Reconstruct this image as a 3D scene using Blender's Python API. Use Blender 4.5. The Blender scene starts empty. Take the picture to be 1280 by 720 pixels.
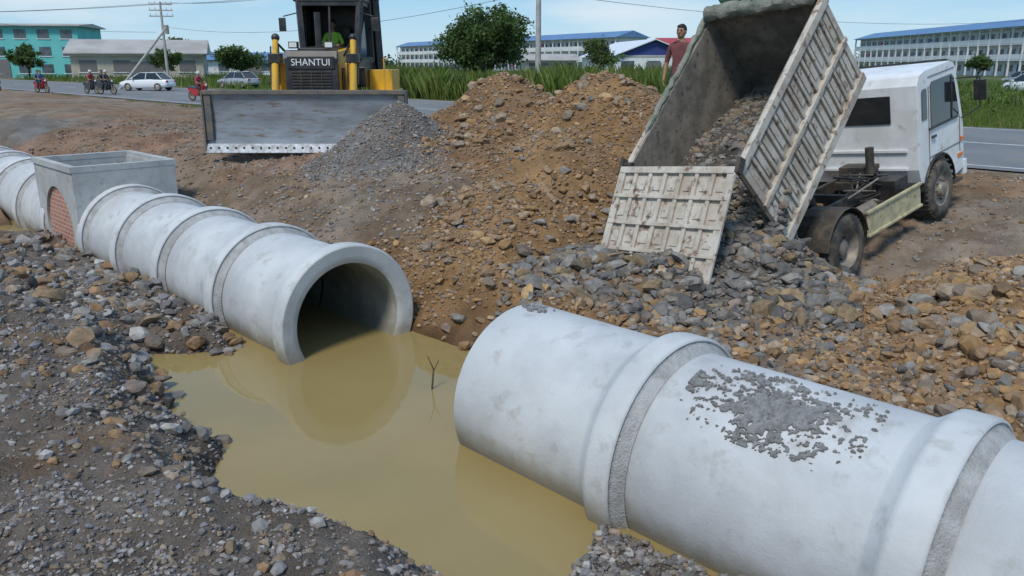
import bpy, bmesh, math, random
import numpy as np
from mathutils import Matrix, Vector, Euler
random.seed(7); rng=np.random.default_rng(7)
scn=bpy.context.scene
COL=scn.collection
# ---------------------------------------------------------------- materials
MATS={}
def pm(name,c,rough=.8,metal=0,c2=None,ns=3.,lo=.4,hi=.62,bump=0,bs=30,attr=False,c3=None,ns3=14.,lo3=.55,hi3=.7,bdist=.01,stretch=None,spec=.5,trans=0,stain=None):
    m=bpy.data.materials.new(name); m.use_nodes=True; nt=m.node_tree; N=nt.nodes; L=nt.links
    b=N['Principled BSDF']; b.inputs['Roughness'].default_value=rough; b.inputs['Metallic'].default_value=metal
    b.inputs['Specular IOR Level'].default_value=spec
    tc=N.new('ShaderNodeTexCoord'); co=tc.outputs['Object']
    if stretch:
        mp=N.new('ShaderNodeMapping'); mp.inputs['Scale'].default_value=stretch; L.new(co,mp.inputs[0]); co=mp.outputs[0]
    def noise(s,d=6):
        n=N.new('ShaderNodeTexNoise'); n.inputs['Scale'].default_value=s; n.inputs['Detail'].default_value=d; n.inputs['Roughness'].default_value=.62; L.new(co,n.inputs['Vector']); return n.outputs['Fac']
    def mask(s,lo,hi):
        r=N.new('ShaderNodeMapRange'); r.inputs[1].default_value=lo; r.inputs[2].default_value=hi; L.new(noise(s),r.inputs[0]); return r.outputs[0]
    def mix(f,a,bb,mode='MIX'):
        x=N.new('ShaderNodeMix'); x.data_type='RGBA'; x.blend_type=mode
        if isinstance(f,(int,float)): x.inputs[0].default_value=f
        else: L.new(f,x.inputs[0])
        for i,v in ((6,a),(7,bb)):
            if isinstance(v,(tuple,list)): x.inputs[i].default_value=(*v[:3],1)
            else: L.new(v,x.inputs[i])
        return x.outputs[2]
    if attr:
        a=N.new('ShaderNodeAttribute'); a.attribute_name='Col'; cur=a.outputs['Color']
        if c2: cur=mix(mask(ns,lo,hi),cur,mix(1.0,cur,c2,'MULTIPLY'))
        if c3: cur=mix(mask(ns3,lo3,hi3),cur,mix(1.0,cur,c3,'MULTIPLY'))
    else:
        cur=c
        if c2: cur=mix(mask(ns,lo,hi),c,c2)
        if c3: cur=mix(mask(ns3,lo3,hi3),cur,c3)
    if stain: # mud / water line by world height
        g=N.new('ShaderNodeNewGeometry'); sx=N.new('ShaderNodeSeparateXYZ'); L.new(g.outputs['Position'],sx.inputs[0])
        ad=N.new('ShaderNodeMath'); ad.operation='MULTIPLY_ADD'; L.new(noise(5),ad.inputs[0]); ad.inputs[1].default_value=-.35; L.new(sx.outputs[2],ad.inputs[2])
        r=N.new('ShaderNodeMapRange'); r.inputs[1].default_value=-.12; r.inputs[2].default_value=.12; r.inputs[3].default_value=.75; r.inputs[4].default_value=0; L.new(ad.outputs[0],r.inputs[0]); cur=mix(r.outputs[0],cur,stain)
    if isinstance(cur,(tuple,list)): b.inputs['Base Color'].default_value=(*cur[:3],1)
    else: L.new(cur,b.inputs['Base Color'])
    if bump:
        bp=N.new('ShaderNodeBump'); bp.inputs['Strength'].default_value=bump; bp.inputs['Distance'].default_value=bdist
        L.new(noise(bs,8),bp.inputs['Height']); L.new(bp.outputs[0],b.inputs['Normal'])
    if trans:
        t=N.new('ShaderNodeBsdfTranslucent'); ms=N.new('ShaderNodeMixShader'); ms.inputs[0].default_value=trans
        if isinstance(cur,(tuple,list)): t.inputs[0].default_value=(*cur[:3],1)
        else: L.new(cur,t.inputs[0])
        L.new(b.outputs[0],ms.inputs[1]); L.new(t.outputs[0],ms.inputs[2]); L.new(ms.outputs[0],N['Material Output'].inputs[0])
    MATS[name]=m; return m
pm('concrete',(.56,.575,.575),.75,c2=(.46,.47,.47),ns=1.5,c3=(.36,.35,.32),ns3=4.2,lo3=.56,hi3=.76,bump=.4,bs=45,bdist=.008,stain=(.25,.22,.15))
pm('concrete_box',(.45,.455,.445),.85,c2=(.36,.36,.345),ns=2,c3=(.27,.255,.23),ns3=6,lo3=.56,hi3=.72,bump=.4,bs=40,stain=(.2,.18,.13))
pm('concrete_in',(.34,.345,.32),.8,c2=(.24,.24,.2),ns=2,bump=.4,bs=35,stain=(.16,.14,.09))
pm('mortar',(.47,.47,.465),.95,c2=(.34,.335,.32),ns=7,bump=1,bs=60,bdist=.02)
pm('crust',(.21,.205,.195),.95,c2=(.34,.34,.33),ns=18,bump=1,bs=110,bdist=.02)
pm('ground',(0,0,0),.95,attr=True,c2=(.66,.63,.6),ns=1.3,c3=(1.3,1.27,1.23),ns3=9,lo3=.5,hi3=.75,bump=1,bs=24,bdist=.05,spec=.2)
pm('stone',(0,0,0),.9,attr=True,c2=(.7,.68,.66),ns=14,bump=.4,bs=60,spec=.25)
pm('leaf',(0,0,0),.7,attr=True,spec=.3,trans=.3)
pm('asphalt',(.15,.155,.16),.85,c2=(.19,.19,.19),ns=.4,c3=(.24,.2,.16),ns3=1.2,bump=.3,bs=60)
pm('marking',(.72,.72,.7),.7,c2=(.5,.5,.48),ns=4)
pm('bark',(.12,.085,.055),.95,c2=(.07,.05,.035),ns=8,bump=.8,bs=20)
pm('white_paint',(.78,.79,.79),.35,c2=(.66,.66,.64),ns=2.2,c3=(.42,.36,.28),ns3=5,lo3=.6,hi3=.78)
pm('bed_paint',(.54,.50,.43),.7,c2=(.40,.34,.27),ns=2.6,lo=.42,hi=.6,c3=(.18,.11,.07),ns3=8,lo3=.54,hi3=.66,bump=.3,bs=30)
pm('bed_in',(.13,.12,.1),.85,c2=(.24,.21,.17),ns=3,c3=(.08,.065,.05),ns3=11,bump=.5,bs=25)
pm('skirt_paint',(.54,.48,.28),.6,c2=(.38,.33,.2),ns=5,c3=(.2,.14,.08),ns3=12)
pm('tarp',(.16,.18,.14),.8,c2=(.3,.29,.24),ns=4,bump=1,bs=9,bdist=.05)
pm('tarp_green',(.05,.16,.09),.8,c2=(.1,.2,.13),ns=6,bump=1,bs=12,bdist=.04)
pm('dark_steel',(.05,.047,.043),.65,.3,c2=(.12,.095,.07),ns=6,bump=.3,bs=40)
pm('rubber',(.035,.034,.032),.85,c2=(.14,.12,.09),ns=5,bump=.4,bs=50)
pm('rim',(.19,.17,.15),.6,.2,c2=(.3,.26,.2),ns=8)
pm('glass',(.02,.026,.03),.06,0,spec=.7)
pm('yellow',(.74,.42,.03),.4,c2=(.62,.36,.05),ns=3,c3=(.35,.24,.1),ns3=6,lo3=.62,hi3=.8)
pm('black_paint',(.018,.018,.02),.4,c2=(.05,.045,.04),ns=4)
pm('steel_blade',(.34,.36,.39),.42,.4,c2=(.23,.24,.25),ns=1.6,c3=(.2,.15,.1),ns3=4,lo3=.54,hi3=.7,stretch=(1,.6,3))
pm('blade_back',(.10,.10,.10),.7,c2=(.17,.14,.1),ns=4)
pm('edge_steel',(.42,.45,.49),.4,.5,c2=(.22,.22,.22),ns=8)
pm('lamp_glass',(.7,.7,.66),.15)
pm('orange',(.7,.2,.03),.3)
pm('red_light',(.4,.02,.02),.3)
pm('skin',(.30,.17,.10),.6)
pm('shirt_dark',(.05,.05,.06),.9,c2=(.08,.08,.09),ns=9)
pm('shirt_maroon',(.19,.06,.055),.9,c2=(.12,.05,.05),ns=9)
pm('shirt_red',(.35,.04,.07),.9); pm('shirt_blue',(.08,.13,.3),.9); pm('hivis',(.4,.7,.08),.8)
pm('pants',(.04,.045,.06),.9); pm('hair',(.012,.01,.009),.6); pm('shoe',(.04,.03,.025),.8)
pm('helmet',(.5,.5,.5),.3); pm('lips',(.2,.08,.06),.6)
pm('wall_white',(.72,.73,.74),.85,c2=(.62,.63,.64),ns=.3,c3=(.5,.5,.48),ns3=1.2,lo3=.6,hi3=.8)
pm('wall_teal',(.12,.47,.45),.8,c2=(.15,.52,.5),ns=.4)
pm('wall_beige',(.5,.45,.37),.85,c2=(.42,.37,.3),ns=.4)
pm('roof_blue',(.09,.19,.36),.55,c2=(.12,.23,.4),ns=.3)
pm('roof_grey',(.42,.4,.37),.6,c2=(.33,.3,.27),ns=.3)
pm('roof_red',(.42,.06,.07),.6,c2=(.33,.05,.05),ns=.3)
pm('roof_white',(.66,.7,.74),.5)
pm('gable_blue',(.03,.05,.2),.7)
pm('window_dark',(.05,.065,.08),.2,c2=(.12,.14,.16),ns=.8)
pm('door_dark',(.16,.15,.15),.6)
pm('pole_concrete',(.42,.41,.38),.9,c2=(.32,.31,.29),ns=3)
pm('wire',(.05,.05,.05),.7)
pm('car_white',(.75,.76,.77),.25); pm('car_silver',(.42,.43,.45),.3,.4)
pm('bike_body',(.05,.05,.06),.35); pm('bike_red',(.4,.03,.03),.35)
pm('lettering',(.75,.75,.75),.5)
m=bpy.data.materials.new('brick'); m.use_nodes=True; nt=m.node_tree
tc=nt.nodes.new('ShaderNodeTexCoord'); mp=nt.nodes.new('ShaderNodeMapping'); mp.inputs['Rotation'].default_value=(math.radians(90),0,0)
bk=nt.nodes.new('ShaderNodeTexBrick'); bk.inputs['Color1'].default_value=(.5,.2,.12,1); bk.inputs['Color2'].default_value=(.40,.15,.09,1); bk.inputs['Mortar'].default_value=(.42,.36,.31,1)
bk.inputs['Scale'].default_value=1; bk.inputs['Brick Width'].default_value=.2; bk.inputs['Row Height'].default_value=.08; bk.inputs['Mortar Size'].default_value=.013
nt.links.new(tc.outputs['Object'],mp.inputs[0]); nt.links.new(mp.outputs[0],bk.inputs['Vector']); nt.links.new(bk.outputs['Color'],nt.nodes['Principled BSDF'].inputs['Base Color'])
nt.nodes['Principled BSDF'].inputs['Roughness'].default_value=.9; MATS['brick']=m
m=bpy.data.materials.new('muddy_water'); m.use_nodes=True; nt=m.node_tree; b=nt.nodes['Principled BSDF']
tc=nt.nodes.new('ShaderNodeTexCoord'); n1=nt.nodes.new('ShaderNodeTexNoise'); n1.inputs['Scale'].default_value=.7; n1.inputs['Detail'].default_value=5
mx=nt.nodes.new('ShaderNodeMix'); mx.data_type='RGBA'; mx.inputs[6].default_value=(.255,.19,.072,1); mx.inputs[7].default_value=(.32,.245,.105,1)
nt.links.new(tc.outputs['Object'],n1.inputs['Vector']); nt.links.new(n1.outputs['Fac'],mx.inputs[0]); nt.links.new(mx.outputs[2],b.inputs['Base Color'])
b.inputs['Roughness'].default_value=.03; b.inputs['IOR'].default_value=1.36
n2=nt.nodes.new('ShaderNodeTexNoise'); n2.inputs['Scale'].default_value=2.2; n2.inputs['Detail'].default_value=3; nt.links.new(tc.outputs['Object'],n2.inputs['Vector'])
bp=nt.nodes.new('ShaderNodeBump'); bp.inputs['Strength'].default_value=.2; bp.inputs['Distance'].default_value=.012; nt.links.new(n2.outputs['Fac'],bp.inputs['Height']); nt.links.new(bp.outputs[0],b.inputs['Normal'])
MATS['muddy_water']=m

# ---------------------------------------------------------------- builders
class Obj:
    def __init__(s,name): s.name=name; s.parts={}; s.T=Matrix.Identity(4)
    def add(s,part,vs,fs,mat,smooth=False):
        p=s.parts.setdefault(part,dict(v=[],f=[],m=[],mats=[],sm=[])); o=len(p['v'])
        p['v']+= [tuple(s.T@Vector(v)) for v in vs]
        if mat not in p['mats']: p['mats'].append(mat)
        k=p['mats'].index(mat)
        for f in fs: p['f'].append([i+o for i in f]); p['m'].append(k); p['sm'].append(smooth)
    def box(s,part,mat,c,size,rot=(0,0,0)):
        R=Euler(rot).to_matrix(); c=Vector(c); h=[x/2 for x in size]
        vs=[c+R@Vector((sx*h[0],sy*h[1],sz*h[2])) for sx in(-1,1) for sy in(-1,1) for sz in(-1,1)]
        s.add(part,vs,[(0,1,3,2),(4,6,7,5),(0,4,5,1),(2,3,7,6),(0,2,6,4),(1,5,7,3)],mat)
    def beam(s,part,mat,p0,p1,w,h):
        p0,p1=Vector(p0),Vector(p1); d=p1-p0; q=d.to_track_quat('X','Z').to_matrix(); c=(p0+p1)/2
        vs=[c+q@Vector((sx*d.length/2,sy*w/2,sz*h/2)) for sx in(-1,1) for sy in(-1,1) for sz in(-1,1)]
        s.add(part,vs,[(0,1,3,2),(4,6,7,5),(0,4,5,1),(2,3,7,6),(0,2,6,4),(1,5,7,3)],mat)
    def cyl(s,part,mat,p0,p1,r0,r1=None,seg=14,caps=True):
        r1=r0 if r1 is None else r1; p0,p1=Vector(p0),Vector(p1); q=(p1-p0).to_track_quat('Z','Y').to_matrix()
        vs=[]; 
        for p,r in((p0,r0),(p1,r1)):
            for i in range(seg):
                a=2*math.pi*i/seg; vs.append(p+q@Vector((r*math.cos(a),r*math.sin(a),0)))
        s.add(part,vs,[(i,(i+1)%seg,seg+(i+1)%seg,seg+i) for i in range(seg)],mat,True)
        if caps:
            s.add(part,vs[:seg],[tuple(range(seg))],mat); s.add(part,vs[seg:],[tuple(range(seg))],mat)
    def prism(s,part,mat,pts,y0,y1,y0b=None):
        n=len(pts); vs=[(x,y0,z) for x,z in pts]+[(x,y1,z) for x,z in pts]
        s.add(part,vs,[tuple(range(n)),tuple(range(2*n-1,n-1,-1))]+[(i,(i+1)%n,n+(i+1)%n,n+i) for i in range(n)],mat)
    def lathe(s,part,mat,prof,org,axis='Y',seg=32,smooth=True,flip=1):
        vs=[];org=Vector(org)
        for r,t in prof:
            for i in range(seg):
                a=2*math.pi*i/seg; c,d=r*math.cos(a),r*math.sin(a)
                vs.append(org+(Vector((c,t*flip,d)) if axis=='Y' else Vector((t*flip,c,d)) if axis=='X' else Vector((c,d,t))))
        fs=[(k*seg+i,k*seg+(i+1)%seg,(k+1)*seg+(i+1)%seg,(k+1)*seg+i) for k in range(len(prof)-1) for i in range(seg)]
        s.add(part,vs,fs,mat,smooth)
    def ell(s,part,mat,c,r,seg=16,rings=10):
        prof=[(max(1e-4,math.sin(math.pi*k/rings)),-math.cos(math.pi*k/rings)) for k in range(rings+1)]
        vs=[]
        for q,t in prof:
            for i in range(seg):
                a=2*math.pi*i/seg; vs.append((c[0]+r[0]*q*math.cos(a),c[1]+r[1]*q*math.sin(a),c[2]+r[2]*t))
        s.add(part,vs,[(k*seg+i,k*seg+(i+1)%seg,(k+1)*seg+(i+1)%seg,(k+1)*seg+i) for k in range(rings) for i in range(seg)],mat,True)
    def done(s,M=Matrix.Identity(4),bevel=0,single=False):
        root=None
        if not (single and len(s.parts)==1):
            root=bpy.data.objects.new(s.name,None); COL.objects.link(root); root.matrix_world=M; root.empty_display_size=.2
        for pn,p in s.parts.items():
            me=bpy.data.meshes.new(pn); me.from_pydata([tuple(v) for v in p['v']],[],p['f'])
            for k in p['mats']: me.materials.append(MATS[k])
            me.polygons.foreach_set('material_index',p['m'])
            bm=bmesh.new(); bm.from_mesh(me)
            bmesh.ops.recalc_face_normals(bm,faces=bm.faces); bm.to_mesh(me); bm.free()
            me.polygons.foreach_set('use_smooth',p['sm']); me.update()
            o=bpy.data.objects.new(s.name if root is None else pn,me); COL.objects.link(o)
            if root is None: o.matrix_world=M; root=o
            else: o.parent=root
            if bevel:
                bv=o.modifiers.new('b','BEVEL'); bv.width=bevel; bv.segments=2; bv.limit_method='ANGLE'; bv.angle_limit=math.radians(40)
        return root
def fast(name,V,F,mat,col=None,smooth=False,parent=None):
    V=np.asarray(V,dtype=np.float32); F=np.asarray(F,dtype=np.int32); k=F.shape[1]
    me=bpy.data.meshes.new(name); me.vertices.add(len(V)); me.vertices.foreach_set('co',V.ravel())
    me.loops.add(F.size); me.loops.foreach_set('vertex_index',F.ravel())
    me.polygons.add(len(F)); me.polygons.foreach_set('loop_start',np.arange(0,F.size,k,dtype=np.int32)); me.polygons.foreach_set('loop_total',np.full(len(F),k,dtype=np.int32))
    me.polygons.foreach_set('use_smooth',np.full(len(F),smooth)); me.update(calc_edges=True)
    if col is not None:
        a=me.color_attributes.new('Col','FLOAT_COLOR','POINT'); c=np.ones((len(V),4),dtype=np.float32); c[:,:3]=col; a.data.foreach_set('color',c.ravel())
    me.materials.append(MATS[mat]); o=bpy.data.objects.new(name,me); COL.objects.link(o)
    if parent: o.parent=parent
    return o

# ---------------------------------------------------------------- terrain function
def h2(ix,iy,seed):
    n=(ix*374761393+iy*668265263+seed*144269504)&0xffffffff
    n=((n^(n>>13))*1274126177)&0xffffffff
    return ((n^(n>>16))&0xffffffff)/4294967295.
def vn(x,y,seed=0):
    xf=np.floor(x); yf=np.floor(y); ix=xf.astype(np.int64); iy=yf.astype(np.int64); u=x-xf; v=y-yf; u=u*u*(3-2*u); v=v*v*(3-2*v)
    return (h2(ix,iy,seed)*(1-u)+h2(ix+1,iy,seed)*u)*(1-v)+(h2(ix,iy+1,seed)*(1-u)+h2(ix+1,iy+1,seed)*u)*v
def fbm(x,y,f,o=4,seed=0):
    r=0;a=1;t=0
    for k in range(o): r=r+a*(vn(x*f+k*17.3,y*f+k*9.1,seed+k)-.5); t+=a; a*=.55; f*=2.05
    return r/t*2
def ss(a,b,x): t=np.clip((x-a)/(b-a),0,1); return t*t*(3-2*t)
def NS(x,y): return .715*(x+1.929)+.70*(y-9.2), .70*(x+1.929)-.715*(y-9.2)
def XY(s,n): return -1.929+.70*s+.715*n, 9.2-.715*s+.70*n
POND=[(-4.35,9.0),(-3.5,7.5),(-2.62,6.5),(-2.55,5.9),(-1.8,5.2),(-.5,4.65),(-.15,4.1),(-.1,3.2),(.3,3.3),(.3,4.5),(.72,5.25),(1.4,5.2),(2.2,6.1),XY(2.6,.88),XY(1.2,.95),XY(-.3,.82),XY(-1.2,.8),XY(-1.3,-.9),(-3.35,8.95)]
def sdpoly(x,y,P):
    d=np.full(x.shape,1e9); ins=np.zeros(x.shape,bool); n=len(P)
    for i in range(n):
        ax,ay=P[i]; bx,by=P[(i+1)%n]; ex,ey=bx-ax,by-ay; t=np.clip(((x-ax)*ex+(y-ay)*ey)/(ex*ex+ey*ey),0,1)
        d=np.minimum(d,np.hypot(x-ax-t*ex,y-ay-t*ey))
        c=((ay>y)!=(by>y))&(x<(bx-ax)*(y-ay)/(by-ay+1e-12)+ax); ins^=c
    return np.where(ins,-d,d)
PILES=[(1.95,16.5,3.22,.64,0),(.85,14.1,2.25,.62,0),(.0,12.2,1.6,.52,0),(-.15,17.5,3.2,.7,1),(-.9,15.4,2.1,.6,1),(-2.2,16.0,2.66,.82,2),
 (2.8,10.6,1.45,.62,3),(2.0,9.6,1.05,.5,3),(3.1,9.3,.85,.45,3),(1.2,10.2,.95,.4,3),
 (5.5,8.2,1.16,.38,4),(6.4,7.9,1.4,.42,4),(4.6,7.0,.95,.4,4),(7.8,8.2,1.5,.4,4),
 (-15.6,26.4,1.75,.3,2),(-11.5,24.5,1.6,.25,5),(-9,21,1.65,.3,5),(3.0,14.9,2.12,.7,0)]
def pilez(x,y,p,i):
    d=np.hypot(x-p[0],y-p[1]); w=1+.22*fbm(x,y,.7,3,50+i); d=np.sqrt(d*d+.12)-.25
    return p[2]-p[3]*d*w
def terrain(x,y):
    n,s=NS(x,y)
    zL=np.interp(n,[.8,1.3,2,4,7,10,12.8],[.6,.95,1.25,1.5,1.5,1.25,1.15]); zR=np.interp(n,[.8,1.2,2.5,4.5,6.5,9.7,12.8],[.5,.7,.62,.45,.3,.83,1.15])
    w=ss(-2.5,1.2,s); zf=zL*(1-w)+zR*w
    zn=.2+.62*ss(.9,3.4,-n)+.25*ss(3.2,6,-n)-.12*ss(4,5,s)*ss(-3.0,-1.5,n)
    z=np.where(n>0,zf,zn)
    amp=(1-ss(11.5,12.8,n))
    z=z+amp*(.18*fbm(x,y,.55,4,1)+.07*fbm(x,y,2.6,3,9))
    for i,p in enumerate(PILES):
        q=pilez(x,y,p,i)+.09*fbm(x,y,1.6,4,30+i); k=.14; hh=np.clip(.5+.5*(q-z)/k,0,1); z=np.where(amp>0,z*(1-hh)+q*hh+k*hh*(1-hh),z)
    z=z+amp*(.03*fbm(x,y,9,3,20)+.05*fbm(x,y,4.5,2,25))
    sd=sdpoly(x,y,POND)+.13*fbm(x,y,1.5,3,77)+.05*fbm(x,y,6,2,78)
    cap=np.where(sd>0,sd*1.15+.0,np.maximum(-.6,sd*.7)); z=np.minimum(z,np.where(sd<1.6,cap,9))
    px,py=XY(-10.8,-1.6); pe=np.hypot((x-px),(y-py)); z=np.minimum(z,np.where(pe<2.5,(pe-1.0)*.5+.08*fbm(x,y,2,2,5),9))
    c=np.abs(n); z=np.where((c<1.05)&(s<13)&(s>-60),np.minimum(z,-.62+np.maximum(0,c-.80)*7),z)
    z=np.where(n>12.8,1.165-.12*ss(28,34,n)*(vn(x*.15,y*.15,3)),z)
    return z
GB=np.array
def tcol(x,y,z):
    n,s=NS(x,y)
    brown=GB([.28,.17,.09]); ochre=GB([.36,.215,.10]); red=GB([.29,.18,.12]); grey=GB([.20,.19,.18]); gbr=GB([.27,.22,.17]); fore=GB([.185,.155,.13]); soil=GB([.20,.135,.085]); dark=GB([.13,.12,.11]); green=GB([.085,.13,.035])
    C=np.broadcast_to(gbr,x.shape+(3,)).copy()
    def bl(w,c):
        nonlocal C; w=np.clip(w,0,1)[...,None]; C=C*(1-w)+c*w
    bl(ss(-.2,.5,fbm(x,y,.45,3,61))*(n>1)*.8,brown)
    bl((n>1)*ss(3,9,-s)*ss(.0,.5,fbm(x,y,.3,3,64)),red)
    bl(ss(-.1,-.9,n),fore); bl(ss(-.1,-.9,n)*ss(.0,.4,fbm(x,y,.8,3,66)),soil)
    kc={0:ochre*.92,1:brown*.95,2:grey,3:dark,4:ochre,5:red}
    for i,p in enumerate(PILES):
        q=pilez(x,y,p,i); bl(ss(-.25,.05,q-z+.1*fbm(x,y,2,3,90+i)),kc[p[4]])
    bl((n>.8)*(n<3.2)*ss(-1.5,0,s)*ss(3.5,2.2,s)*.8,ochre*.85)
    bl((n>1)*ss(.1,.6,fbm(x,y,1.1,4,71))*.45,brown*.6)
    wet=ss(.2,.03,z)*(np.abs(n)<6); C=C*(1-.45*wet[...,None])
    bl(ss(26.6,27.6,n+fbm(x,y,.3,2,4)*.8),green); bl(ss(27,30,n)*ss(.15,.5,fbm(x,y,.08,3,8))*.7,GB([.2,.17,.1])); bl(ss(26.4,27.4,n)*ss(29,27.5,n)*.5,gbr)
    C*= (1+.2*fbm(x,y,3,3,44))[...,None]
    return C
def axis(lo,hi,step,far0,far1,g=1.11):
    a=list(np.arange(lo,hi,step)); l=[];v=lo;d=step
    while v>far0: d*=g; v-=d; l.append(v)
    r=[];v=a[-1];d=step
    while v<far1: d*=g; v+=d; r.append(v)
    return np.array(l[::-1]+a+r)
X=axis(-12,9.5,.045,-2500,2500); Y=axis(2.6,20,.045,-60,3500)
gx,gy=np.meshgrid(X,Y); gz=terrain(gx,gy); gc=tcol(gx,gy,gz)
nx,ny=len(X),len(Y); idx=np.arange(nx*ny).reshape(ny,nx)
F=np.stack([idx[:-1,:-1],idx[:-1,1:],idx[1:,1:],idx[1:,:-1]],-1).reshape(-1,4)
fast('ground',np.stack([gx,gy,gz],-1).reshape(-1,3),F,'ground',gc.reshape(-1,3),True)
def th(x,y): return float(terrain(np.array([float(x)]),np.array([float(y)]))[0])
wv=[(*XY(-34,-3.6),0),(*XY(8,-3.6),0),(*XY(8,1.3),0),(*XY(-34,1.3),0)]
fast('muddy_water',wv,[[0,1,2,3]],'muddy_water')
def strip(n0,n1,s0,s1,z):
    return [(*XY(s0,n0),z),(*XY(s0,n1),z),(*XY(s1,n0),z),(*XY(s1,n1),z)],[[0,2,3,1]]
V,F=strip(13.9,26.5,-900,500,1.20); fast('road',V,F,'asphalt')
V=[];F=[]
def addstrip(n0,n1,s0,s1):
    v,f=strip(n0,n1,s0,s1,1.204); o=len(V); V.extend(v); F.extend([[i+o for i in q] for q in f])
addstrip(14.4,14.52,-900,400); addstrip(25.9,26.02,-900,400)
for k in range(-60,40): addstrip(20.1,20.25,k*9,k*9+4)
fast('road_markings',V,F,'marking')

# ---------------------------------------------------------------- stones
def ico(sub):
    bm=bmesh.new(); bmesh.ops.create_icosphere(bm,subdivisions=sub,radius=1); v=np.array([q.co[:] for q in bm.verts]); f=np.array([[w.index for w in q.verts] for q in bm.faces]); bm.free(); return v,f
I1=ico(1); I2=ico(2)
def stones(name,pos,size,col,big=False,jit=.28,flat=.75,parent=None,sink=.25):
    base,fc=(I2 if big else I1); N=len(pos); k=len(base)
    if N==0: return
    v=base[None]*(1+rng.uniform(-jit,jit,(N,k,1))*(1 if not big else .6))
    if big:
        for _ in range(6):
            d=rng.normal(size=(N,1,3)); d/=np.linalg.norm(d,axis=-1,keepdims=True); h=rng.uniform(.42,.8,(N,1)); t=(v*d).sum(-1); e=np.clip(t-h,0,None)[...,None]; v=v-e*d
    v=v*rng.uniform(.55,1.25,(N,1,3))
    q=rng.normal(size=(N,4)); q/=np.linalg.norm(q,axis=1,keepdims=True); w,a,b,c=q.T
    R=np.stack([1-2*(b*b+c*c),2*(a*b-c*w),2*(a*c+b*w),2*(a*b+c*w),1-2*(a*a+c*c),2*(b*c-a*w),2*(a*c-b*w),2*(b*c+a*w),1-2*(a*a+b*b)],-1).reshape(N,3,3)
    v=np.einsum('nij,nkj->nki',R,v)*size[:,None,None]; v[...,2]*=flat
    v=v+pos[:,None,:]; v[...,2]+= (size*(1-2*sink)*.5)[:,None]
    F=(fc[None]+(np.arange(N)*k)[:,None,None]).reshape(-1,3)
    return fast(name,v.reshape(-1,3),F,'stone',np.repeat(col,k,axis=0),False,parent)
def pal(N,cols,var=.25):
    c=np.array(cols)[rng.integers(0,len(cols),N)]; return np.clip(c*rng.uniform(1-var,1+var,(N,1)),0.01,.9)
def lsize(N,a,b,p=2.2): return a+(b-a)*rng.random(N)**p
def scat(N,xr,yr,cond):
    x=rng.uniform(*xr,N); y=rng.uniform(*yr,N); z=terrain(x,y); n,s=NS(x,y); k=cond(x,y,z,n,s); x,y,z=x[k],y[k],z[k]; return np.stack([x,y,z],-1)
GREY=[(.22,.21,.205),(.28,.265,.255),(.17,.16,.155),(.33,.31,.295),(.22,.18,.15),(.27,.215,.165),(.19,.185,.195),(.40,.39,.37),(.25,.19,.13)]
OCH=[(.38,.235,.11),(.33,.20,.095),(.28,.18,.10),(.42,.28,.15),(.26,.205,.15),(.36,.26,.17)]
BRN=[(.29,.185,.105),(.25,.165,.095),(.32,.225,.14),(.24,.19,.15),(.36,.28,.2)]
DRK=[(.17,.165,.155),(.21,.2,.185),(.135,.13,.125),(.26,.245,.22),(.2,.17,.135)]
P=scat(120000,(-8.5,1.5),(2.6,11),lambda x,y,z,n,s:(n<-.95)&(z>-.02)&((s<4.3)|(n<-2.3))&(x>-.8*y-.3)&(rng.random(len(x))<np.clip(1.25-.07*y,.2,1)*(.3+.7*(fbm(x,y,.9,3,200)>-.1))))
stones('gravel_bank',P,lsize(len(P),.007,.026,2.8),pal(len(P),GREY))
P=scat(6500,(-9,1.2),(2.6,12),lambda x,y,z,n,s:(n<-.95)&(z>-.05)&((s<4.3)|(n<-2.3))&(fbm(x,y,.8,3,201)>-.1))
stones('gravel_bank',P,lsize(len(P),.024,.065,2.4),pal(len(P),GREY+BRN[:2]))
P=scat(6500,(-9,1.0),(3.5,15),lambda x,y,z,n,s:(n<-.9)&(n>-4.4)&(z>-.1)&(z<.8)&(s<2.2)&(rng.random(len(x))<ss(-4.2,-1.2,n)))
stones('rubble_stones',P,lsize(len(P),.03,.14,2.6),pal(len(P),DRK+GREY+BRN[:3]),True)
P=np.array([[*p,th(*p)] for p in((-5.35,8.9),(-4.2,7.3),(-4.6,8.6),(-6.4,9.6),(-6.0,9.9),(-3.9,8.3),(-5.5,7.4),(-6.9,10.4),(-5.0,9.6))]); stones('boulder',P,GB([.16,.15,.1,.17,.12,.11,.1,.16,.13]),pal(len(P),BRN[:3]+DRK[3:4],.1),True,flat=.8)
P=scat(30000,(-.2,5),(2.6,6.5),lambda x,y,z,n,s:(n<-.86)&(z>-.03)&(s>4.0))
stones('gravel_bank',P,lsize(len(P),.01,.04,2.4),pal(len(P),GREY+DRK))
def near_kind(x,y,z,kinds,tol=.22):
    r=np.zeros(x.shape,bool)
    for i,p in enumerate(PILES):
        if p[4] in kinds: r|=(pilez(x,y,p,i)>z-tol)
    return r
P=scat(64000,(-4,5.5),(8.5,19),lambda x,y,z,n,s:(n>.9)&(z>.0)&(near_kind(x,y,z,(0,1))|((n<3)&(s>-1)&(s<3)))&~near_kind(x,y,z,(3,),.05)&(rng.random(len(x))<.5+.5*(fbm(x,y,1.3,3,333)>0)))
stones('soil_pile_clods',P,lsize(len(P),.008,.042,2.8),pal(len(P),OCH+BRN,.22))
P=scat(3800,(-4,5.5),(8.5,19),lambda x,y,z,n,s:(n>.9)&(z>-.05)&(near_kind(x,y,z,(0,1))|((n<3)&(s>-1)&(s<3)))&(fbm(x,y,.7,3,210)+.25*(y<13)-.1*(x>1)>-.05))
stones('soil_pile_clods',P,lsize(len(P),.04,.14,3.3),pal(len(P),OCH+BRN+DRK[3:4],.2),True)
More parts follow.
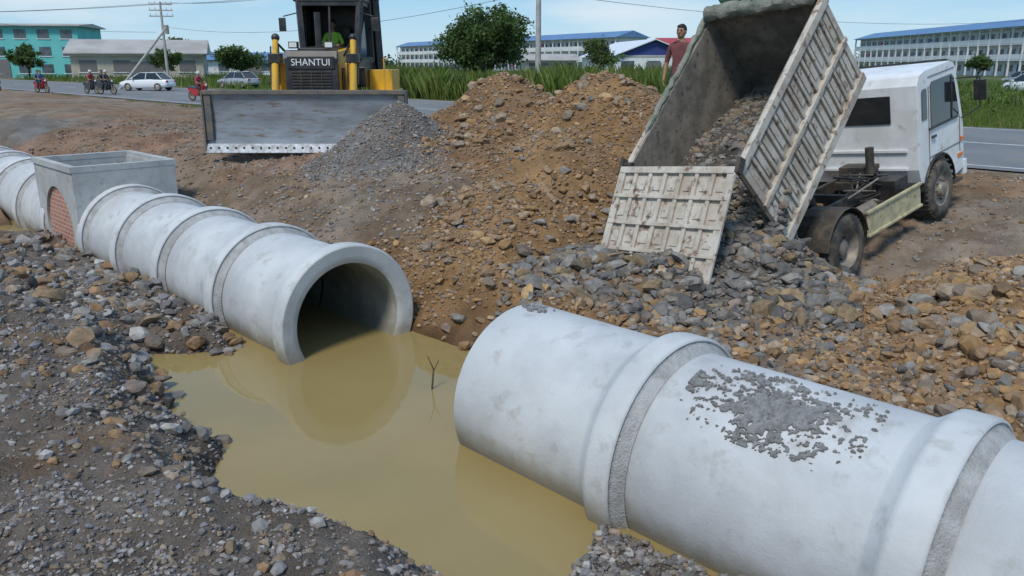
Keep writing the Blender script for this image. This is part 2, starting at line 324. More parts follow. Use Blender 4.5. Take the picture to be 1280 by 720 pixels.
P=scat(26000,(-5,0.5),(12,19),lambda x,y,z,n,s:(n>1)&(near_kind(x,y,z,(2,),.25)))
stones('gravel_heap',P,lsize(len(P),.01,.035,2.5),pal(len(P),GREY[:4],.2))
P=scat(56000,(-14,0),(9.5,30),lambda x,y,z,n,s:(n>1)&(n<12)&(s<0)&(rng.random(len(x))<np.clip(14/y-.3,.1,1)))
stones('loose_gravel',P,lsize(len(P),.01,.05,3.2),pal(len(P),BRN+GREY[:4],.25))
P=scat(15000,(-.2,6),(7,13),lambda x,y,z,n,s:(n>.9)&near_kind(x,y,z,(3,),.16)&(rng.random(len(x))<.75))
stones('crushed_rock_pile',P,lsize(len(P),.022,.085,2.0),pal(len(P),DRK+BRN[3:4]),True)
P=scat(700,(0,5),(7.6,12),lambda x,y,z,n,s:(n>1)&near_kind(x,y,z,(3,),.1))
stones('crushed_rock_pile',P,lsize(len(P),.08,.17,1.8),pal(len(P),DRK+[(.27,.2,.12)]),True,sink=.15)
P=scat(9000,(0,7),(4,11),lambda x,y,z,n,s:(n>.88)&(n<2.8)&(s>2.6)&(s<9))
stones('rubble_mound',P,lsize(len(P),.02,.09,2.2),pal(len(P),OCH+DRK+BRN),True)
P=scat(30000,(2.5,10),(4.5,12),lambda x,y,z,n,s:(n>.9)&near_kind(x,y,z,(4,),.3)&~near_kind(x,y,z,(3,),0.02))
stones('rubble_mound',P,lsize(len(P),.01,.05,2.4),pal(len(P),OCH+BRN,.22))
P=scat(4000,(2.5,10),(4.5,12),lambda x,y,z,n,s:(n>.9)&near_kind(x,y,z,(4,),.2)&(fbm(x,y,1.1,2,215)>-.05))
stones('rubble_mound',P,lsize(len(P),.04,.16,3.2),pal(len(P),OCH+BRN+[(.3,.28,.25)],.2),True)
P=scat(14000,(4,22),(10,26),lambda x,y,z,n,s:(n<13.6)&(n>3))
stones('loose_gravel',P,lsize(len(P),.012,.05,3),pal(len(P),BRN+GREY[:3]))

# ---------------------------------------------------------------- pipes
UA=math.atan2(-.715,.70)
AX=.33
def pipeM(s): x,y=XY(s,0); return Matrix.Translation((x,y,AX))@Matrix.Rotation(UA,4,'Z')
def pipe(s0,s1,mortar=True,seg=96):
    L=s1-s0; o=Obj('concrete_culvert_pipe')
    prof=[(.70,0),(.735,0),(.815,0),(.83,.015),(.83,L*.5),(.832,L-.36),(.845,L-.33),(.915,L-.24),(.935,L-.22),(.94,L-.19),(.94,L-.03),(.93,L-.004),(.915,L)]
    o.lathe('shell','concrete',prof,(0,0,0),'X',seg)
    if mortar:
        o.lathe('mortar_joint','mortar',[(.915,L),(.90,L-.01),(.885,L+.015),(.85,L+.06),(.828,L+.085)],(0,0,0),'X',seg)
    else: o.lathe('shell','concrete',[(.915,L),(.80,L-.012),(.745,L-.02),(.71,L-.05)],(0,0,0),'X',seg)
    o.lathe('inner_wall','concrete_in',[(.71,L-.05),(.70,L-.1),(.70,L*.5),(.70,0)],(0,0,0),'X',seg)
    M=pipeM(s0)@Matrix.Rotation(random.uniform(-.007,.007),4,'Z')@Matrix.Rotation(random.uniform(-.005,.005),4,'Y')@Matrix.Rotation(random.uniform(0,6),4,'X')
    o.done(M)
for a,b,mm in((-1.8,0,False),(-3.6,-1.8,True),(-5.3,-3.6,True),(-6.9,-5.3,True),(-7.5,-6.9,True)): pipe(a,b,mm)
for k in range(12): pipe(-9.2-1.9*(k+1),-9.2-1.9*k+(.12 if k==0 else 0),True)
for a,b in((2.85,4.7),(4.7,6.8),(6.8,8.9),(8.9,11)): pipe(a,b)
def patch(s0,ang0,ls,la,seed,thr=.0):
    nu,nv=240,130; r0=.836
    uu=np.linspace(-ls,ls,nu); vv=np.linspace(-la,la,nv); U,W=np.meshgrid(uu,vv)
    rr=(U/ls)**2+(W/la)**2
    e=.50-rr*.95+1.2*fbm(U+seed,W,3.2,3,seed)+.9*fbm(U,W,16,2,seed+3)+1.1*fbm(U,W,40,2,seed+4)-.1
    hgt=np.where(e>thr,.004+.008*vn(U*60,W*60,seed)+.006*vn(U*110,W*110,seed+1),-.004)
    A=ang0+W; x=s0+U; yy=(r0+hgt)*np.sin(A); zz=(r0+hgt)*np.cos(A)
    px=-1.929+.70*x+.715*yy; py=9.2-.715*x+.70*yy; V=np.stack([px,py,AX+zz],-1).reshape(-1,3)
    I=np.arange(nu*nv).reshape(nv,nu); ok=(e>thr); okc=ok[:-1,:-1]|ok[1:,1:]
    F=np.stack([I[:-1,:-1],I[:-1,1:],I[1:,1:],I[1:,:-1]],-1)[okc]
    return V,F
V,F=patch(5.6,-.36,.66,.46,11); fast('dried_mortar_patch',V,F,'crust')
V,F=patch(3.1,.05,.22,.14,23); fast('dried_mortar_patch',V,F,'crust')

# inspection chamber : local x=u, y=n
o=Obj('concrete_inspection_chamber'); xa,xb=-9.3,-7.05; xm=(xa+xb)/2; hx=(xb-xa)/2; hy=.88; zt=1.56; zb=-.3; t=.12
def wall_hole(y,out,r,cz):
    cs=[(xa,zb),(xb,zb),(xb,zt),(xa,zt)]
    ang=sorted([2*math.pi*i/64 for i in range(64)]+[math.atan2(c[1]-cz,c[0]-xm)%(2*math.pi) for c in cs]); ci=[];co=[]
    for a in ang:
        c,s=math.cos(a),math.sin(a); k=min(((hx)/abs(c)) if abs(c)>1e-9 else 1e9, ((zt-cz)/s if s>1e-9 else (cz-zb)/-s if s<-1e-9 else 1e9))
        ci.append((xm+r*c,y,cz+r*s)); co.append((xm+k*c,y,cz+k*s))
    n=len(ang); o.add('walls',ci+co,[(i,(i+1)%n,n+(i+1)%n,n+i) for i in range(n)],'concrete_box')
    ci2=[(p[0],y+out,p[2]) for p in ci]; o.add('walls',ci+ci2,[(i,(i+1)%n,n+(i+1)%n,n+i) for i in range(n)],'concrete_box')
    o.add('brick_infill',ci2,[tuple(range(n))],'brick')
wall_hole(-hy,.05,.74,.46)
o.box('walls','concrete_box',(xm,hy-t/2,(zt+zb)/2),(2*hx-.002,t,zt-zb))
o.box('walls','concrete_box',(xm,-hy+t,(zt+zb)/2-.002),(2*hx-.004,t,zt-zb))
o.box('walls','concrete_box',(xb-t/2,0,(zt+zb)/2),(t,2*hy-.006,zt-zb-.001)); o.box('walls','concrete_box',(xa+t/2,0,(zt+zb)/2),(t,2*hy-.006,zt-zb-.001))
for c,sz in(((xm,-hy+.035,zt+.03),(2*hx+.012,.13,.1)),((xm,hy-.035,zt+.03),(2*hx+.012,.13,.1)),((xb-.06,0,zt+.029),(.13,2*hy-.2,.1)),((xa+.06,0,zt+.029),(.13,2*hy-.2,.1))): o.box('rim','concrete_box',c,sz)
o.done(Matrix.Translation((-1.929,9.2,0))@Matrix.Rotation(UA,4,'Z'))
o=Obj('dead_twig'); o.cyl('twig','bark',(0,0,-.1),(.03,.02,.22),.012,.008,6); o.cyl('twig','bark',(.03,.02,.22),(-.03,.0,.38),.008,.004,6); o.cyl('twig','bark',(.03,.02,.2),(.09,.03,.33),.006,.003,6); o.done(Matrix.Translation((-.86,7.9,0)),single=True)

# ---------------------------------------------------------------- people
def human(name,J,mats,parent=None,M=Matrix.Identity(4),head=(0,-.012,1.615),yaw=0,helmet=False,scale=1.):
    sk=dict(pelvis=((0,0,.95),.13),spine=((0,0,1.12),.125),chest=((0,0,1.30),.15),nb=((0,0,1.44),.075),neck=((0,-.005,1.53),.055))
    sd=dict(sh=((.165,0,1.385),.068),el=((.235,.03,1.11),.045),wr=((.25,-.05,.87),.03),pa=((.25,-.075,.80),.036),hip=((.095,0,.89),.095),kn=((.11,-.02,.49),.062),an=((.11,.01,.09),.042),toe=((.125,-.15,.035),.04))
    for k,v in (J or {}).items():
        if k in sk: sk[k]=(v,sk[k][1])
        elif k in sd: sd[k]=(v,sd[k][1])
    V=[];R=[];E=[];lab=[]
    def v(p,r): V.append(Vector(p)); R.append(r); return len(V)-1
    pe=v(*sk['pelvis']); sp=v(*sk['spine']); ch=v(*sk['chest']); nb=v(*sk['nb']); ne=v(*sk['neck']); top_=v(Vector(head)+Vector((0,.0,-.03)),.05)
    for a,b,l in((pe,sp,0),(sp,ch,0),(ch,nb,0),(nb,ne,2),(ne,top_,2)): E.append((a,b)); lab.append(l)
    for m in(1,-1):
        g=lambda k:v(((J or {}).get(k+('L' if m>0 else 'R')) or (sd[k][0][0]*m,sd[k][0][1],sd[k][0][2])),sd[k][1])
        sh=g('sh');el=g('el');wr=g('wr');pa=g('pa'); E+=[(ch,sh),(sh,el),(el,wr),(wr,pa)]; lab+=[0,0,2,2]
        hip=g('hip');kn=g('kn');an=g('an');toe=g('toe'); E+=[(pe,hip),(hip,kn),(kn,an),(an,toe)]; lab+=[1,1,1,3]
        d=(V[pa]-V[wr]).normalized(); side=Vector((0,-1,0)) if abs(d.y)<.7 else Vector((-m,0,0)); curl=Vector((-m,0,0)) if abs(d.y)<.7 else Vector((0,0,-1))
        for k,(off,ln) in enumerate(((.028,.07),(.010,.08),(-.010,.075),(-.028,.06))):
            b=V[pa]+side*off+d*.03; f0=v(b,.010); f1=v(b+d*ln*.55+curl*.008,.009); f2=v(b+d*ln*.9+curl*.03,.008); E+=[(pa,f0),(f0,f1),(f1,f2)]; lab+=[2,2,2]
        b=V[wr]+d*.03+side*.03; f0=v(b,.012); f1=v(b+side*.03+d*.035,.010); E+=[(wr,f0),(f0,f1)]; lab+=[2,2]
    me=bpy.data.meshes.new('b'); me.from_pydata([tuple(q) for q in V],E,[]); ob=bpy.data.objects.new('tmp',me); COL.objects.link(ob)
    md=ob.modifiers.new('s','SKIN'); md.use_smooth_shade=True
    for i,q in enumerate(me.skin_vertices[0].data): q.radius=(R[i],R[i]*(.75 if i<3 else 1)); q.use_root=(i==0)
    su=ob.modifiers.new('u','SUBSURF'); su.levels=1; su.render_levels=1
    dg=bpy.context.evaluated_depsgraph_get(); dg.update(); m2=bpy.data.meshes.new_from_object(ob.evaluated_get(dg)); bpy.data.objects.remove(ob)
    m2.materials.clear()
    for k in mats: m2.materials.append(MATS[k])
    for p in m2.polygons:
        c=p.center; best=9;bi=0
        for (a,b),l in zip(E,lab):
            A,B=V[a],V[b]; e=B-A; t=max(0,min(1,(c-A).dot(e)/max(e.length_squared,1e-9))); dd=(c-A-e*t).length-(R[a]*(1-t)+R[b]*t)
            if dd<best: best=dd; bi=l
        p.material_index=bi; p.use_smooth=True
    root=bpy.data.objects.new(name,None); COL.objects.link(root)
    if parent: root.parent=parent; root.matrix_local=M@Matrix.Scale(scale,4)
    else: root.matrix_world=M@Matrix.Scale(scale,4)
    m2.name='body'; bo=bpy.data.objects.new('body',m2); COL.objects.link(bo); bo.parent=root
    h=Obj('head'); h.T=Matrix.Translation(head)@Matrix.Rotation(yaw,4,'Z')
    h.ell('head','skin',(0,0,.005),(.076,.094,.115),20,14); h.ell('head','skin',(0,-.03,-.055),(.052,.06,.055)); h.ell('head','skin',(0,-.098,-.012),(.014,.02,.024),8,6)
    for m in(1,-1):
        h.ell('head','skin',(m*.078,.008,-.005),(.012,.022,.032),8,6); h.ell('head','hair',(m*.032,-.086,.018),(.013,.008,.007),8,6); h.ell('head','hair',(m*.033,-.088,.036),(.02,.008,.005),8,6)
    h.ell('head','lips',(0,-.087,-.058),(.024,.008,.007),8,6)
    if helmet: h.ell('head','helmet',(0,.01,.03),(.125,.14,.125),16,10)
    else: h.ell('head','hair',(0,.018,.035),(.084,.095,.1),18,12); h.ell('head','hair',(0,-.035,.085),(.062,.055,.038),14,8)
    hh=h.done(); hh.parent=root
    return root
MX,MY=3.0,14.85
mz=th(MX,MY)
human('man',dict(elL=(.27,-.02,1.13),wrL=(.16,-.22,1.02),paL=(.10,-.27,1.02)),('shirt_maroon','pants','skin','shoe'),M=Matrix.Translation((MX,MY,mz-.03))@Matrix.Rotation(math.radians(-20),4,'Z'),yaw=math.radians(-15),scale=1.04)

# ---------------------------------------------------------------- dump truck
TY=math.atan2(.66,.75); TP=math.radians(9); TR=math.radians(-5.5)
TM=Matrix.Translation((4.22,12.0,.3))@Matrix.Rotation(TY,4,'Z')@Matrix.Rotation(-TP,4,'Y')@Matrix.Translation((0,-.95,0))@Matrix.Rotation(TR,4,'X')@Matrix.Translation((0,.95,0))
o=Obj('dump_truck')
tyre=[(.27,-.115),(.33,-.135),(.41,-.13),(.45,-.105),(.462,-.07),(.464,0),(.462,.07),(.45,.105),(.41,.13),(.33,.135),(.27,.115),(.27,-.115)]
def wheel(part,x,y,z,r=.46,outer=-1,dual=False):
    k=r/.46
    o.lathe(part,'rubber',[(a*k,b) for a,b in tyre],(x,y,z),'Y',36)
    for i in range(36):
        a=2*math.pi*i/36; o.box(part,'rubber',(x+r*math.cos(a),y,z+r*math.sin(a)),(.022,.2,.03),(0,-a+math.pi/2+0,0))
    dep=.09 if dual else -.02
    o.lathe(part,'rim',[(.272*k,.12),(.255*k,.10),(.235*k,.10-dep*.5-.02),(.2*k,.07-dep),(.12*k,.07-dep),(.11*k,.14-dep),(.05,.16-dep),(.001,.16-dep)],(x,y,z),'Y',28,flip=outer)
    o.lathe(part,'rim',[(.272*k,.12),(.2*k,.05),(.001,.05)],(x,y,z),'Y',28,flip=-outer)
    for i in range(8):
        a=2*math.pi*i/8; yy=y+outer*(.07-dep); o.cyl(part,'dark_steel',(x+.16*k*math.cos(a),yy,z+.16*k*math.sin(a)),(x+.16*k*math.cos(a),yy+outer*.035,z+.16*k*math.sin(a)),.016,seg=6)
for sy in(-1,1):
    wheel('rear_wheels',0,sy*.93,.48,.50,outer=sy,dual=True); wheel('rear_wheels',0,sy*.645,.48,.50,outer=-sy,dual=True)
    wheel('front_wheels',3.35,sy*.84,.48,.48,outer=sy)
    o.box('chassis','dark_steel',(1.2,sy*.38,.78),(5.4,.07,.2))
    for i in range(9):
        a=math.radians(20+i*17.5); o.box('chassis','dark_steel',(.58*math.cos(a),sy*.79,.48+.58*math.sin(a)),(.20,.56,.012),(0,-a+math.pi/2,0))
    for i in range(6): o.box('chassis','dark_steel',(-.35+i*.14,sy*.5,.60-(.02*abs(i-2.5))),(.5,.07,.015),(0,.1*(i-2.5),0))
o.cyl('axles','dark_steel',(0,-.9,.46),(0,.9,.46),.07); o.ell('axles','dark_steel',(0,0,.46),(.22,.18,.22)); o.cyl('axles','dark_steel',(3.35,-.8,.46),(3.35,.8,.46),.05)
for x in(-1.35,-.6,.6,1.5,2.3,3.6): o.box('chassis','dark_steel',(x,0,.78),(.1,.72,.14))
o.cyl('chassis','dark_steel',(.1,0,.5),(2.6,0,.75),.045)
o.box('engine','dark_steel',(2.75,0,.85),(.9,.55,.5)); o.cyl('chassis','rim',(1.0,-.62,.62),(1.7,-.62,.62),.13,seg=18)
o.box('battery_box','black_paint',(2.25,-.62,.78),(.45,.36,.34)); o.cyl('chassis','dark_steel',(2.25,-.3,1.0),(2.25,-.3,1.45),.07); 
o.box('fuel_tank','dark_steel',(1.4,.66,.66),(.8,.42,.42))
for i in range(14): 
    a=random.random; o.cyl('hoses','black_paint' if i%3 else 'rim',(1.9+a()*.6,-.6+a()*.6,.7+a()*.4),(1.0+a()*1.4,-.6+a()*.6,.7+a()*.45),.018,seg=6)
o.box('side_skirt','skirt_paint',(1.62,-.97,.62),(1.75,.03,.38)); o.box('side_skirt','skirt_paint',(1.62,-.985,.80),(1.79,.05,.04)); o.box('side_skirt','skirt_paint',(1.62,-.985,.44),(1.79,.05,.04))
for x in(.85,1.6,2.35): o.box('side_skirt','dark_steel',(x,-.7,.72),(.05,.55,.05))
o.box('chassis','black_paint',(-1.5,0,.62),(.08,1.7,.14)); 
for sy in(-1,1): o.box('tail_lights','red_light',(-1.56,sy*.7,.62),(.03,.26,.09))
arc=[(3.35+.58*math.cos(math.radians(a)),.50+.58*math.sin(math.radians(a))) for a in range(8,173,15)]
prof=[(2.62,.98),(2.62,2.33),(2.70,2.47),(2.9,2.52),(3.85,2.53),(4.0,2.48),(4.08,2.38),(4.32,1.56),(4.36,1.44),(4.37,.98),(4.36,.62),(3.92,.55)]+[q for q in arc if q[0]>2.62]+[(2.8,.72),(2.7,.75)]
o.prism('cab','white_paint',prof,-.92,.92)
for sy in(-1,1):
    y=sy*.927
    def panel(mat,pts,d=.008,part='cab_windows'):
        ys=(y,y+sy*d); o.prism(part,mat,pts,min(ys),max(ys))
    panel('glass',[(3.08,1.62),(3.08,2.26),(3.14,2.31),(3.90,2.31),(3.98,2.24),(4.17,1.62),(4.15,1.57),(3.1,1.57)])
    panel('glass',[(2.76,1.75),(2.76,2.2),(2.8,2.24),(2.92,2.24),(2.94,2.2),(2.94,1.75)])
    o.box('cab_trim','black_paint',(3.86,y+sy*.012,1.93),(.03,.02,.70)); o.box('cab_trim','black_paint',(3.55,y+sy*.008,1.565),(1.1,.03,.035))
    for xx,zz,wx,wz in((3.01,1.55,.012,1.4),(4.2,1.25,.012,.62),(3.6,1.1,1.2,.012),(3.5,2.40,1.0,.012)): o.box('cab_trim','dark_steel',(xx,y+sy*.001,zz),(wx,.008,wz))
    o.box('cab_trim','black_paint',(3.15,y+sy*.02,1.42),(.14,.03,.04))
    o.box('cab_trim','orange',(4.28,y+sy*.006,1.15),(.1,.02,.07)); o.box('cab_trim','orange',(4.2,y+sy*.004,.88),(.2,.012,.07))
    o.cyl('mirrors','black_paint',(4.1,y,2.2),(4.45,sy*1.16,2.15),.014,seg=8); o.cyl('mirrors','black_paint',(4.45,sy*1.16,2.15),(4.45,sy*1.16,1.65),.014,seg=8); o.cyl('mirrors','black_paint',(4.45,sy*1.16,1.65),(4.28,y,1.5),.014,seg=8)
    o.box('mirrors','black_paint',(4.44,sy*1.17,1.93),(.05,.2,.34))
    for a in range(10,175,12):
        r=math.radians(a); o.box('cab_trim','black_paint',(3.35+.585*math.cos(r),sy*.91,.5+.585*math.sin(r)),(.135,.09,.02),(0,-r+math.pi/2,0))
    o.box('cab_trim','dark_steel',(4.05,sy*.86,.46),(.34,.2,.05)); o.box('headlights','lamp_glass',(4.38,sy*.68,.86),(.04,.3,.15))
o.add('cab_windows',[(4.097,-.82,2.34),(4.097,.82,2.34),(4.335,.85,1.60),(4.335,-.85,1.60)],[(0,1,2,3)],'glass')
o.prism('cab_windows','glass',[(2.60,1.75),(2.60,2.2),(2.612,2.2),(2.612,1.75)],-.5,.5)
o.box('cab','white_paint',(2.60,0,1.3),(.03,1.5,.05)); o.box('cab','white_paint',(2.60,0,1.0),(.03,1.5,.05))
o.box('bumper','white_paint',(4.42,0,.62),(.12,1.86,.26)); o.box('grille','black_paint',(4.385,0,1.12),(.02,1.4,.3)); o.box('cab_trim','black_paint',(4.12,0,2.50),(.24,1.6,.03),(0,.3,0))
o.cyl('hydraulic_ram','dark_steel',(.9,0,.8),(.35,0,1.9),.09); o.cyl('hydraulic_ram','rim',(.35,0,1.9),(.15,0,2.25),.06)
BT=math.radians(38); BM=Matrix.Translation((-1.4,-.08,1.0))@Matrix.Rotation(-BT,4,'Y')
o.T=BM; BL=2.85; BH=1.55; hw=.87
o.box('bed','bed_in',(BL/2,0,.03),(BL,2*hw-.06,.06))
for sy in(-1,1):
    o.box('bed','bed_in',(BL/2,sy*(hw-.035),BH/2),(BL,.02,BH-.02)); o.box('bed','bed_paint',(BL/2,sy*(hw-.012),BH/2),(BL,.024,BH))
    for z,hh in((.05,.14),(BH*.5,.07),(BH-.05,.12)): o.box('bed','bed_paint',(BL/2,sy*(hw+.03),z),(BL,.06,hh))
    for i in range(13):
        x=.06+i*(BL-.12)/12; w=.10 if i in(0,12) else .055
        o.box('bed','bed_paint',(x,sy*(hw+.018),BH/2),(w,.036,BH-.12))
    for i in range(12):
        x=.06+(i+.5)*(BL-.12)/12
        for z in(BH*.27,BH*.74): o.box('bed','bed_paint',(x,sy*(hw+.012),z),(.10,.024,.42))
    o.box('bed','dark_steel',(BL/2,sy*.36,-.09),(BL,.08,.16))
for i in range(9): o.box('bed','dark_steel',(.15+i*.32,0,-.04),(.07,1.66,.08))
o.box('bed','bed_paint',(BL+.0,0,BH/2+.04),(.05,2*hw,BH+.08)); o.box('bed','bed_in',(BL-.035,0,BH/2+.04),(.02,2*hw-.08,BH+.06))
for y in(-.75,-.4,0,.4,.75): o.box('bed','bed_paint',(BL+.045,y,BH/2),(.05,.07,BH-.02))
def lump(part,mat,p0,p1,r,seg=12,n=26,seed=0):
    p0,p1=Vector(p0),Vector(p1); q=(p1-p0).to_track_quat('Z','Y').to_matrix(); vs=[]; R=random.Random(seed)
    for k in range(n+1):
        t=k/n; c=p0.lerp(p1,t)+Vector((0,0,R.uniform(-.02,.02)))
        rr=r*(.8+.3*R.random())*(1 if 0<k<n else .2)
        for i in range(seg):
            a=2*math.pi*i/seg; vs.append(c+q@Vector((rr*(1+.12*math.sin(3*a+k*.7))*math.cos(a),rr*math.sin(a),0)))
    o.add(part,vs,[(k*seg+i,k*seg+(i+1)%seg,(k+1)*seg+(i+1)%seg,(k+1)*seg+i) for k in range(n) for i in range(seg)],mat,True)
lump('rolled_tarp','tarp',(.6,hw,BH+.02),(BL,hw,BH+.05),.045,seed=1); lump('rolled_tarp','tarp',(BL-.12,-hw,BH+.1),(BL-.12,hw,BH+.12),.11,seed=2); lump('rolled_tarp','tarp_green',(BL+.10,-hw,BH+.14),(BL+.10,hw*.8,BH+.15),.08,seed=3)
o.prism('load_core','dark_steel',[(.0,.05),(-.1,.55),(.25,.85),(1.2,.66),(2.4,.25),(2.7,.05)],-.82,.82)
wd=math.radians(24)
hp=BM@Vector((0,0,BH+.02))
o.T=Matrix.Translation(hp)@Matrix.Rotation(TP+0,4,'Y')@Matrix.Rotation(wd,4,'Y')
TH=1.5
o.box('tailgate','bed_paint',(0,0,-TH/2),(.03,2*hw+.06,TH))
for z in(-.05,-TH*.275,-TH*.52,-TH*.76,-TH+.05): o.box('tailgate','bed_paint',(-.04,0,z),(.05,2*hw+.08,.09 if z in(-.05,-TH+.05) else .05))
for i in range(8):
    y=-hw+i*2*hw/7; o.box('tailgate','bed_paint',(-.034,y,-TH/2),(.04,.11 if i in(0,7) else .055,TH-.04))
for i in range(7):
    for z in(-TH*.16,-TH*.4,-TH*.64,-TH*.87): o.box('tailgate','bed_paint',(-.02,-hw+(i+.5)*2*hw/7,z),(.02,.11,.16))
for sy in(-1,1): o.box('tailgate','dark_steel',(0,sy*(hw+.06),.02),(.12,.05,.2)); o.cyl('tailgate','dark_steel',(0,sy*(hw+.09),.04),(0,sy*(hw-.1),.04),.035); o.box('tailgate','dark_steel',(-.03,sy*.7,-TH-.03),(.06,.09,.1))
o.T=Matrix.Identity(4)
truck=o.done(TM,bevel=.006)
def bedstones(N):
    x=rng.uniform(-.15,2.6,N); y=rng.uniform(-.80,.80,N); top=np.interp(x,[-.15,.25,1.2,2.4,2.7],[.6,.87,.68,.27,.1]); z=top*(1-.15*rng.random(N)**2)-.03
    W=np.array(TM@BM); P=np.stack([x,y,z,np.ones(N)],-1)@W.T; return P[:,:3]
P=bedstones(4600); stones('crushed_rock_load',P,lsize(len(P),.02,.085,2.2),pal(len(P),DRK+BRN[3:4]+[(.25,.19,.12)]),True,sink=.5)
N=2600; x=-rng.uniform(-.1,.8,N); y=rng.uniform(-1.0,.8,N); z=np.interp(-x,[-.1,.8],[.8,-.35])-rng.random(N)*.25
W=np.array(TM@Matrix.Translation((-1.4,0,1.0))); P=(np.stack([x,y,z,np.ones(N)],-1)@W.T)[:,:3]; tz=terrain(P[:,0],P[:,1]); P[:,2]=np.maximum(P[:,2],tz)
stones('crushed_rock_spill',P,lsize(N,.035,.12,1.8),pal(N,DRK),True,sink=.4)

# ---------------------------------------------------------------- bulldozer
o=Obj('bulldozer')
for sy in(-1,1):
    cy=sy*1.15; loop=[]
    for a in range(-90,91,15): loop.append((1.35+.38*math.cos(math.radians(a)),.42+.38*math.sin(math.radians(a))))
    for a in range(60,271,15): loop.append((-1.35+.45*math.cos(math.radians(a)),.55+.45*math.sin(math.radians(a)) if a<200 else .5+.46*math.sin(math.radians(a))))
    o.prism('tracks','dark_steel',loop,cy-.2,cy+.2)
    n=len(loop)
    for i in range(n):
        p,q=Vector(loop[i]),Vector(loop[(i+1)%n]); L=(q-p).length; k=max(1,round(L/.2))
        for j in range(k):
            c=p.lerp(q,(j+.5)/k); a=math.atan2(q.y-p.y,q.x-p.x); nn=Vector((math.sin(a),-math.cos(a)))
            o.box('tracks','dark_steel',(c.x+nn.x*.02,cy,c.y+nn.y*.02),(.17,.52,.03),(0,-a,0)); o.box('tracks','dark_steel',(c.x+nn.x*.05,cy,c.y+nn.y*.05),(.025,.52,.06),(0,-a,0))
    o.box('track_frames','yellow',(0,sy*1.15,.45),(2.2,.44,.22)); 
    o.box('push_arms','yellow',(1.0,sy*1.58,.5),(2.9,.14,.26)); o.box('fenders','yellow',(-1.0,sy*1.12,1.18),(1.9,.66,.08)); o.box('fenders','yellow',(-1.25,sy*1.1,1.45),(1.3,.55,.5))
    o.box('lift_cylinders','yellow',(1.15,sy*.72,1.5),(.22,.2,.7)); o.cyl('lift_cylinders','yellow',(1.45,sy*.84,1.9),(1.6,sy*.84,1.25),.085); o.cyl('lift_cylinders','yellow',(1.33,sy*.84,2.36),(1.45,sy*.84,1.9),.065); o.cyl('lift_cylinders','edge_steel',(1.6,sy*.84,1.25),(2.1,sy*.84,.7),.04)
    o.ell('lift_cylinders','black_paint',(1.32,sy*.84,2.38),(.09,.09,.09)); o.box('lift_cylinders','black_paint',(1.42,sy*.84,1.95),(.26,.26,.2)); o.cyl('hoses','black_paint',(1.2,sy*.6,2.0),(1.38,sy*.78,2.25),.025); o.cyl('hoses','black_paint',(1.35,sy*.95,2.2),(1.55,sy*.95,1.4),.018); o.cyl('hoses','black_paint',(1.5,sy*.74,2.2),(1.6,sy*.74,1.4),.018)
    o.box('headlights','black_paint',(1.62,sy*.38,2.22),(.12,.2,.14)); o.box('headlights','lamp_glass',(1.686,sy*.38,2.22),(.012,.16,.1))
o.box('body','black_paint',(0,0,.75),(3.0,1.2,.6))
o.prism('hood','yellow',[(-.3,.95),(1.62,.95),(1.62,2.0),(1.5,2.08),(-.3,2.2)],-.52,.52)
o.box('hood','black_paint',(.6,0,2.17),(1.7,.7,.06),(0,.05,0))
o.prism('radiator_guard','black_paint',[(1.62,.75),(1.76,.78),(1.76,1.95),(1.70,2.1),(1.62,2.12)],-.56,.56)
for i in range(13): o.box('radiator_guard','dark_steel',(1.775,0,.92+i*.062),(.03,.86,.018))
for y in(-.22,.0,.22): o.box('radiator_guard','dark_steel',(1.785,y,1.28),(.02,.02,.82))
o.box('radiator_guard','black_paint',(1.77,0,1.86),(.03,1.0,.26))
for i in range(6): o.box('hood','black_paint',(.2+i*.18,-.53,1.5),(.08,.02,.5)); o.box('hood','black_paint',(.2+i*.18,.53,1.5),(.08,.02,.5))
o.cyl('exhaust','black_paint',(.5,-.1,2.1),(.5,-.1,2.95),.07)
o.prism('cab','black_paint',[(-2.0,1.3),(-.15,1.3),(-.05,1.75),(-.25,1.95),(-2.0,1.95)],-.82,.82)
for sy in(-1,1):
    for p0,p1 in(((-.15,sy*.62,1.9),(-.38,sy*.72,3.25)),((-1.1,sy*.82,1.9),(-1.1,sy*.78,3.25)),((-1.95,sy*.8,1.9),(-1.9,sy*.76,3.25)),((-.15,sy*.62,1.93),(-1.1,sy*.82,1.93)),((-.38,sy*.72,3.2),(-1.9,sy*.76,3.2))): o.beam('cab','black_paint',p0,p1,.13,.13)
    o.add('cab_glass',[(-.2,sy*.64,1.97),(-1.08,sy*.80,1.97),(-1.08,sy*.76,3.2),(-.4,sy*.71,3.2)],[(0,1,2,3)],'glass'); o.add('cab_glass',[(-1.14,sy*.80,1.97),(-1.92,sy*.79,1.97),(-1.88,sy*.745,3.2),(-1.14,sy*.76,3.2)],[(0,1,2,3)],'glass')
    o.beam('rops','black_paint',(-1.5,sy*.95,1.5),(-1.45,sy*.88,3.38),.16,.18)
    o.box('cab_lights','black_paint',(-.3,sy*.55,3.42),(.1,.2,.12)); o.box('cab_lights','lamp_glass',(-.245,sy*.55,3.42),(.012,.16,.09))
    o.cyl('handrails','yellow',(-.2,sy*1.25,1.22),(-.2,sy*1.25,1.95),.02,seg=8); o.cyl('handrails','yellow',(-.2,sy*1.25,1.95),(-.9,sy*1.25,1.95),.02,seg=8)
    o.cyl('mirrors','black_paint',(-.35,sy*.7,3.0),(-.2,sy*1.05,2.9),.015,seg=6); o.box('mirrors','black_paint',(-.2,sy*1.08,2.72),(.04,.16,.3))
o.beam('cab','black_paint',(-.15,-.62,1.93),(-.15,.62,1.93),.1,.1); o.beam('cab','black_paint',(-.37,-.72,3.2),(-.37,.72,3.2),.1,.12); o.beam('cab','black_paint',(-.17,0,1.9),(-.38,0,3.2),.05,.05)
